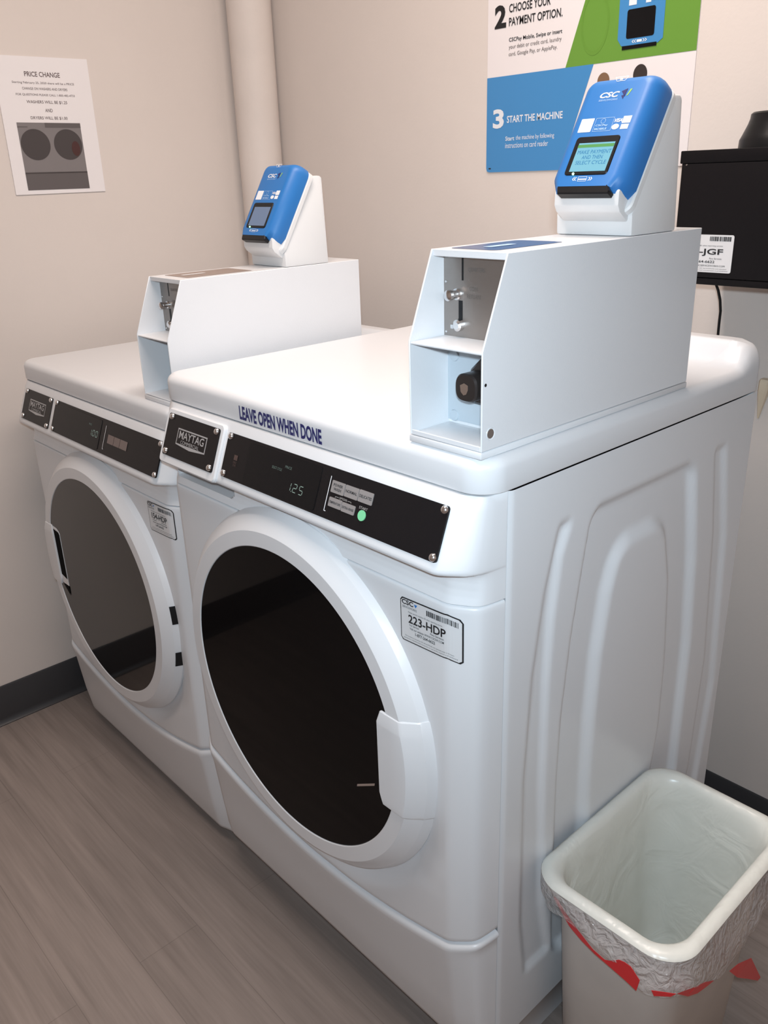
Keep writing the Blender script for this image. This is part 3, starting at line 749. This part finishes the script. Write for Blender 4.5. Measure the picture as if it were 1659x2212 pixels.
# ------------------------------------------------------------------ price notice on the left wall
nr = thing('price_notice', 'white laminated PRICE CHANGE notice taped to the left wall', 'notice', (XL, .256, 1.43))
NF = Fr((XL+.0022, 0, 0), (0, 1, 0), (0, 0, 1))
bm = bmesh.new(); plate(bm, NF, [(.148, 1.288), (.363, 1.289), (.364, 1.572), (.167, 1.570), (.150, 1.500)], -.0020, .0006); 
bm.free(); bm = bmesh.new(); plate(bm, NF, [(.148, 1.288), (.363, 1.289), (.3635, 1.572), (.149, 1.570)], -.0020, .0006)
obj('sheet', fixn(bm), PAPER, nr, smooth=False)
bm = bmesh.new(); nn = .0010
for s, a, b, c, d, bo in (('PRICE CHANGE', .2130, .2935, 1.5310, 1.5410, .012), ('Starting February 25, 2020 there will be a PRICE', .1830, .3240, 1.5155, 1.5210, 0), ('CHANGE ON WASHERS AND DRYERS', .2030, .3060, 1.5045, 1.5095, 0),
                       ('FOR QUESTIONS PLEASE CALL 1-800-482-4733', .1870, .3215, 1.4920, 1.4970, 0), ('WASHERS WILL BE $1.25', .2080, .3010, 1.4765, 1.4835, .005), ('AND', .2470, .2640, 1.4600, 1.4670, .005), ('DRYERS WILL BE $1.00', .2110, .2960, 1.4440, 1.4510, .005)):
    text(bm, NF, s, a, b, c, d, nn, bo)
obj('notice_lettering', bm, PAPERINK, nr, smooth=False)
bm = bmesh.new(); flat(bm, NF, rect(.1770, 1.2970, .3240, 1.4380), nn); ph = obj('photo', bm, PHOTO, nr, smooth=False)
bm = bmesh.new()
bm.free()
for c in (.2120, .2880):
    bm = bmesh.new(); flat(bm, NF, [(c+.0335*math.cos(i*PI/20), 1.3925+.0325*math.sin(i*PI/20)) for i in range(40)], nn+.0004); obj('photo_door', bm, PHOTOD, ph, smooth=False)
bm = bmesh.new(); flat(bm, NF, [(.3050+.010*math.cos(i*PI/10), 1.3840+.016*math.sin(i*PI/10)) for i in range(20)], nn+.0008); obj('photo_garment', bm, PHOTOR, ph, smooth=False)
for nm_, q_ in (('photo_plinth', rect(.1770, 1.2970, .3240, 1.3320)), ('photo_strip', rect(.1770, 1.4280, .2000, 1.4300)), ('photo_console', rect(.2400, 1.4280, .3240, 1.4380))):
    bm = bmesh.new(); flat(bm, NF, q_, nn+.0004); obj(nm_, bm, PHOTOG, ph, smooth=False)
bm = bmesh.new(); flat(bm, NF, rect(.1770, 1.3315, .3240, 1.3345), nn+.0006); obj('photo_line', bm, PHOTOD, ph, smooth=False)

# ------------------------------------------------------------------ instruction poster on the back wall
pr = thing('instruction_poster', 'large white, green and blue payment poster on the back wall', 'poster', (-.487, YB, 1.60))
PF = Fr((0, YB-.0015, 0), (1, 0, 0), (0, 0, 1))
X0, X1, PZ0, PZ1, ZS = -.7150, -.2590, 1.3010, 1.90, 1.4790
bm = bmesh.new(); plate(bm, PF, rrect(X0, PZ0, X1, PZ1, .008), -.0014, .0005); sheet = obj('sheet', fixn(bm), DECO_WHITE, pr, smooth=False)
# panels: blue step 3 and green step 2, divided along one slanted line
bm = bmesh.new(); flat(bm, PF, [(X0+.008, PZ0), (-.5245, PZ0), (-.4600, ZS), (X0, ZS), (X0, PZ0+.008), (X0+.002, PZ0+.002)], .0010); obj('blue_panel', bm, DECO_BLUE, pr, smooth=False)
bm = bmesh.new(); flat(bm, PF, [(-.5225, ZS), (X1, ZS), (X1, 1.78), (-.4150, 1.78)], .0010); obj('green_panel', bm, DECO_GREEN, pr, smooth=False)
DG2 = mat('poster_green_drum', (.128, .285, .036), .4)
bm = bmesh.new()
for k in range(48):
    a, c = k*PI/24, (k+1)*PI/24
    flat(bm, PF, [(-.462+r*.030*math.cos(x), 1.545+r*.052*math.sin(x)) for r, x in ((.86, a), (1, a), (1, c), (.86, c))], .0013)
obj('green_motif', bm, DG2, pr, smooth=False)
bm = bmesh.new()
text(bm, PF, '2', -.6970, -.6680, 1.5640, 1.6040, .0012, bold=.04); obj('step_number', bm, INK, pr, smooth=False); bm = bmesh.new()
text(bm, PF, 'CHOOSE YOUR', -.6610, -.5620, 1.5880, 1.6025, .0012, bold=.015); text(bm, PF, 'PAYMENT OPTION.', -.6610, -.5340, 1.5650, 1.5795, .0012, bold=.015); obj('step_two_heading_lettering', bm, INK, pr, smooth=False); bm = bmesh.new()
text(bm, PF, 'CSCPay Mobile, Swipe or insert', -.6600, -.5330, 1.5360, 1.5450, .0012, bold=.012)
obj('step_two_lettering', bm, INK, pr, smooth=False)
bm = bmesh.new(); text(bm, PF, 'your debit or credit card, laundry', -.6600, -.5340, 1.5235, 1.5325, .0012); text(bm, PF, 'card, Google Pay, or ApplePay.', -.6600, -.5430, 1.5110, 1.5200, .0012)
obj('step_two_text', bm, INKG, pr, smooth=False)
bm = bmesh.new(); text(bm, PF, '3', -.6980, -.6690, 1.3840, 1.4200, .0014, bold=.035); text(bm, PF, 'START THE MACHINE', -.6610, -.5240, 1.3930, 1.4060, .0014, bold=.018)
text(bm, PF, 'Start', -.6640, -.6410, 1.3600, 1.3680, .0014, bold=.015); text(bm, PF, 'the machine by following', -.6370, -.5420, 1.3580, 1.3690, .0014); text(bm, PF, 'instructions on card reader', -.6640, -.5560, 1.3460, 1.3560, .0014)
obj('step_three_lettering', bm, mat('poster_white_ink', (.74, .76, .80), .4), pr, smooth=False)
bm = bmesh.new(); flat(bm, PF, rect(-.7080, 1.3070, -.7020, 1.3095), .0014); obj('print_mark', bm, INK, pr, smooth=False)
rp = bmesh.new(); plate(rp, PF, [(-.3230, 1.5050), (-.3230, 1.70), (-.4120, 1.70), (-.4120, 1.5120), (-.4040, 1.5010), (-.3320, 1.4990)], .0008, .0016)
pic = obj('pictured_reader', fixn(rp), DECO_BLUE, pr, smooth=False)
bm = bmesh.new(); flat(bm, PF, rrect(-.3950, 1.5110, -.3400, 1.5560, .004), .0020); flat(bm, PF, rect(-.4020, 1.4945, -.3340, 1.5005), .0020); obj('pictured_screen', bm, BLACKD, pic, smooth=False)
bm = bmesh.new(); text(bm, PF, '«', -.3830, -.3740, 1.5035, 1.5085, .0020); text(bm, PF, '»', -.3620, -.3530, 1.5035, 1.5085, .0020); flat(bm, PF, rect(-.3730, 1.5040, -.3630, 1.5080), .0020)
flat(bm, PF, rect(-.3930, 1.5620, -.3780, 1.5760), .0020); flat(bm, PF, rect(-.3600, 1.5620, -.3500, 1.5700), .0020); flat(bm, PF, rect(-.3480, 1.5640, -.3380, 1.5740), .0020); obj('pictured_print', bm, WHITEINK, pic, smooth=False)
for cx_, cz_, rx, rz, m_ in ((-.4370, 1.4490, .0130, .0140, HAIR), (-.3620, 1.4530, .0140, .0160, SKIN)):
    bm = bmesh.new(); flat(bm, PF, [(cx_+rx*math.cos(i*PI/12), cz_+rz*math.sin(i*PI/12)) for i in range(24)], .0012); obj('pictured_head', bm, m_, pr, smooth=False)

# ------------------------------------------------------------------ black wall cabinet, canister and cord
BX0, BX1, BY0, BZ0, BZ1 = -.170, .330, .662, 1.128, 1.3215
br_ = thing('wall_cabinet', 'black steel cabinet on the back wall behind the washer, white JGF sticker on its front', 'cabinet', ((BX0+BX1)/2, YB, BZ0))
bm = bmesh.new(); box(bm, BX0, BX1, BY0+.006, YB-.001, BZ0, BZ1, .003); obj('housing', bm, BLACKM, br_, angle=30)
bm = bmesh.new(); box(bm, BX0, BX1, BY0+.001, BY0+.012, BZ1-.0175, BZ1+.0006, .0015); obj('top_rail', bm, BLACKM, br_, angle=30)
bm = bmesh.new(); box(bm, BX0, BX1, BY0+.001, BY0+.012, BZ0-.0006, BZ0+.0095, .0015); obj('bottom_rail', bm, BLACKM, br_, angle=30)
bm = bmesh.new(); box(bm, BX0+.0045, BX1-.004, BY0, BY0+.01, BZ0+.0102, BZ1-.0182, .0015); obj('front_door', bm, BLACKM, br_, angle=30)
bm = bmesh.new(); vs = lathe(bm, [(.0016, 0), (.001, -.001)], (BX0+.012, BY0+.0004, BZ1-.0195), 'y', 10); cap(bm, vs[-1]); obj('screw', fixn(bm), CHROME, br_)
CF = Fr((0, BY0-.0003, 0), (1, 0, 0), (0, 0, 1))
bm = bmesh.new(); plate(bm, CF, rrect(-.1700, 1.1465, -.0690, 1.2020, .003), -.0002, .0003); cs = obj('service_sticker', fixn(bm), STICK, br_, smooth=False)
bm = bmesh.new(); rnd = random.Random(9); u = -.1070
while u < -.0730:
    ww = rnd.choice((.0006, .0012, .0018)); flat(bm, CF, rect(u, 1.1930, min(u+ww, -.0725), 1.1995), .0007); u += ww+rnd.choice((.0006, .001))
text(bm, CF, '-JGF', -.1225, -.0840, 1.1705, 1.1815, .0007, bold=.02); text(bm, CF, 'Please use this machine ID when reporting service:', -.1560, -.0850, 1.1845, 1.1868, .0007)
text(bm, CF, 'Para Servicio:', -.1050, -.0850, 1.1660, 1.1685, .0007); text(bm, CF, '1-877-264-6622', -.1450, -.0960, 1.1605, 1.1642, .0007, bold=.012)
text(bm, CF, 'WWW.CSCSERVICEWORKS.COM', -.1400, -.0790, 1.1552, 1.1578, .0007); text(bm, CF, 'This machine is owned by CSC ServiceWorks and operated', -.1560, -.0760, 1.1512, 1.1530, .0007); text(bm, CF, 'agreement. Unauthorized movement is prohibited', -.1560, -.0740, 1.1482, 1.1500, .0007)
obj('sticker_lettering', bm, INK, cs, smooth=False)
bm = bmesh.new(); cc = (-.058, .755, BZ1+.0007)
vs = lathe(bm, [(.050, 0), (.0605, 0), (.0600, .012), (.0570, .018), (.0500, .034), (.0478, .041), (.0472, .0475), (.0440, .050), (.030, .050)], cc, 'z', 40); cap(bm, vs[-1]); cap(bm, vs[0], True)
tag(obj('canister', fixn(bm), BLACK, loc=cc), 'black flared canister standing on top of the black wall cabinet', 'canister')
bm = bmesh.new(); tube(bm, [(-.131, .74, BZ0+.001), (-.1310, .745, 1.118), (-.128, .749, 1.108), (-.1235, .75, 1.093), (-.1215, .752, 1.075), (-.1215, .752, 1.055), (-.1225, .755, 1.03), (-.124, .76, .95), (-.125, .77, .7), (-.13, .79, .3), (-.13, .80, .05)], .0022, 8)
tag(obj('power_cord', fixn(bm), BLACK, loc=(-.125, .76, .05)), 'thin black cord hanging below the black wall cabinet', 'cord')
bm = bmesh.new(); rows = []
for z, h in ((.953, .0085), (.949, .0095), (.930, .0080), (.905, .0045), (.880, .0012)):
    rows.append([(-.0660-.0085*(z < .94)*((.953-z)/.073)+h*a, YB-.0005-.018*b*(h/.0095), z) for a, b in ((-1, 0), (-1, .8), (-.7, 1), (.7, 1), (1, .8), (1, 0))])
vs = quadgrid(bm, rows, True); cap(bm, vs[0], True); cap(bm, vs[-1])
tag(obj('wall_hook', fixn(bm), CREAM, loc=(-.066, YB, .90)), 'small cream plastic wedge on the wall just behind the washer corner', 'hook')

# ------------------------------------------------------------------ waste bin with its bag
bx0, bx1, by0, by1, bh = .006, .226, .122, .452, .398
root = thing('waste_bin', 'white plastic waste bin against the side of the washer', 'bin', ((bx0+bx1)/2, (by0+by1)/2, 0))
def rr3(ins, z, r, k=8, lines=10):
    pts = rrect(bx0+ins, by0+ins, bx1-ins, by1-ins, max(r, .004), k); out = []
    for i, p in enumerate(pts):
        out.append(p); q = pts[(i+1) % len(pts)]
        if math.dist(p, q) > .05: out += [(p[0]+(q[0]-p[0])*j/lines, p[1]+(q[1]-p[1])*j/lines) for j in range(1, lines)]
    return [(x, y, z) for x, y in out]
bm = bmesh.new()
rows = [rr3(.034, 0, .04), rr3(.032, .004, .04), rr3(.016, bh-.05, .050), rr3(.014, bh-.018, .048)]
vs = quadgrid(bm, rows, True); cap(bm, vs[0])
quadgrid(bm, [rr3(.0165, bh-.012, .046), rr3(.036, .008, .034)], True); q = [bm.verts.new(p) for p in rr3(.036, .008, .028)]; cap(bm, q)
obj('body', fixn(bm), BINW, root, angle=40)
bm = bmesh.new(); quadgrid(bm, [rr3(.0145, bh-.020, .047), rr3(0, bh-.020, .046), rr3(-.0015, bh-.012, .047), rr3(-.001, bh-.004, .046), rr3(.002, bh-.0005, .044), rr3(.006, bh+.0006, .042), rr3(.010, bh-.001, .039), rr3(.012, bh-.005, .038), rr3(.0130, bh-.018, .046)], True)
obj('rim', fixn(bm), BINW, root, angle=60)
bag = thing('bin_liner', 'clear plastic liner bag with red drawstring folded over the waste bin rim', 'bag', ((bx0+bx1)/2, (by0+by1)/2, .02))
def bagpt(p, amp):
    n1 = noise.noise_vector(Vector(p)*9); n2 = noise.noise_vector(Vector(p)*34)
    return Vector(p) + amp*(n1*.7+n2*.5)
def hem(x, y):                      # how far the outside skirt hangs down
    a = max(0, min(1, (x-bx0)/(bx1-bx0)))
    d = interp(HEM, x) if y < by0+.03 else .058
    if x > bx1-.02 and y >= by0+.03: d = .055+.042*smooth(by0+.02, by0+.13, y)-.05*smooth(by0+.17, by1, y)
    return d + .005*noise.noise(Vector((x*40, y*40, 3)))
HEM = [(0, .066), (.035, .056), (.055, .046), (.09, .040), (.14, .052), (.19, .060), (.21, .058)]
bm = bmesh.new(); rows = []
for ins, z, r, amp in ((.054, .055, .03, .002), (.048, .060, .032, .003), (.040, .12, .036, .003), (.032, .22, .042, .003), (.025, .31, .046, .003), (.0215, .36, .048, .002), (.0185, bh-.016, .048, .0008), (.0160, bh-.006, .046, .0003), (.0116, bh+.0012, .042, .0002), (.0060, bh+.0022, .042, .0002), (.0012, bh+.0012, .045, .0002), (-.0030, bh-.0012, .047, .0002), (-.0052, bh-.0040, .050, .0002)):
    rows.append([bagpt(p, amp) for p in rr3(ins, z, r, 10, 16)])
for r_ in rows:
    for p in r_: p.x = max(p.x, .0035)
quadgrid(bm, rows, True); q = [v for v in bm.verts][:len(rows[0])]; bm.faces.new(q)
obj('inner_film', fixn(bm), BAGIN, bag, angle=80)
bm = bmesh.new(); rows = [rows[-1]]
base = rr3(-.0055, 0, .050, 12, 30)
rows = []
for k in range(0, 11):
    row = []
    for x, y, _ in base:
        d = hem(x, y); s_ = k/10; z = bh-.0045-(d-.004)*s_; p = Vector((x, y, z))
        cx_, cy_ = (bx0+bx1)/2, (by0+by1)/2; kx = smooth(bx0+.02, bx0+.12, x); side = 1 if x > bx0+.03 else .3; tuck = (1-kx)*smooth(.42, .85, s_)*.009
        out = Vector((x-cx_, y-cy_, 0)).normalized(); bulge = (.0085*smooth(0, .75, s_) - .0035*smooth(.75, 1, s_) + .0025*smooth(.25, .6, s_)*noise.noise(Vector((x*55, y*55, z*30))))*side*kx - tuck
        row.append(bagpt(p+out*bulge, (.0030 if side == 1 else .0006)*smooth(.2, .6, s_)))
    rows.append(row)
for r_ in rows:
    for p in r_: p.x = max(p.x, .0030)
quadgrid(bm, rows, True)
obj('outer_skirt', fixn(bm), BAG, bag, angle=80)
# red drawstring where it shows through the hem, with one loop pulled out
def patch(name, pts, M_, label=None):
    b = bmesh.new(); c = Vector(((bx0+bx1)/2, (by0+by1)/2, 0)); A_ = [Vector(p) for p in pts]
    B_ = [p + Vector((c.x-p.x, c.y-p.y, 0)).normalized()*.0005 for p in A_]
    va = [b.verts.new(p) for p in A_]; vb = [b.verts.new(p) for p in B_]; n_ = len(va)
    for i in range(n_): b.faces.new((va[i], va[(i+1) % n_], vb[(i+1) % n_], vb[i]))
    f1, f2 = b.faces.new(va), b.faces.new(vb[::-1]); bmesh.ops.triangulate(b, faces=[f1, f2], ngon_method='EAR_CLIP'); obj(name, fixn(b), M_, bag, smooth=False, label=label)
S1 = [[0.031, 0.139, 0.372], [0.04, 0.138, 0.361], [0.06, 0.132, 0.353], [0.089, 0.119, 0.355], [0.117, 0.11, 0.353], [0.139, 0.11, 0.349], [0.158, 0.11, 0.368], [0.172, 0.11, 0.37], [0.187, 0.11, 0.357], [0.184, 0.11, 0.336], [0.168, 0.11, 0.34], [0.143, 0.11, 0.344], [0.122, 0.11, 0.347], [0.096, 0.116, 0.346], [0.07, 0.127, 0.341], [0.05, 0.136, 0.345], [0.035, 0.139, 0.356]]
def resample(pts, n):
    P_ = [Vector(p) for p in pts]; d = [0]
    for a, b in zip(P_[:-1], P_[1:]): d.append(d[-1]+(b-a).length)
    out = []
    for i in range(n+1):
        t = d[-1]*i/n; k = max(j for j in range(len(d)-1) if d[j] <= t+1e-9); f = (t-d[k])/max(d[k+1]-d[k], 1e-9); out.append(P_[k].lerp(P_[k+1], min(f, 1)))
    return out
bm = bmesh.new(); up_, lo_ = resample(S1[:9], 20), resample(S1[:9:-1]+[S1[9]], 20)
back_ = Vector((0, .0005, 0)); front_ = Vector((0, -.0022, 0))
quadgrid(bm, [[a+front_ for a in up_], [b+front_ for b in lo_], [b+front_+back_ for b in lo_], [a+front_+back_ for a in up_], [a+front_ for a in up_]])
bmesh.ops.remove_doubles(bm, verts=bm.verts, dist=1e-6); obj('drawstring', fixn(bm), RED, bag, angle=50, label='red plastic drawstring')
S2 = [[0.203, 0.353], [0.217, 0.363], [0.234, 0.375], [0.228, 0.365], [0.207, 0.347]]
patch('drawstring', [(x, .1090, z) for x, z in S2], RED)
S3 = [[0.104, 0.383], [0.139, 0.352], [0.153, 0.351], [0.181, 0.335], [0.21, 0.313], [0.188, 0.321], [0.164, 0.331], [0.136, 0.35]]
patch('drawstring', [(.2375, y, z) for y, z in S3], RED)
S4 = [[0.242, 0.308], [0.267, 0.302], [0.311, 0.276], [0.334, 0.241], [0.372, 0.184], [0.363, 0.185], [0.33, 0.223], [0.304, 0.242], [0.27, 0.274]]
patch('drawstring_loop', [(.2435+.0015*math.sin(i), y, z) for i, (y, z) in enumerate(S4)], RED, 'red loop of drawstring pulled out')
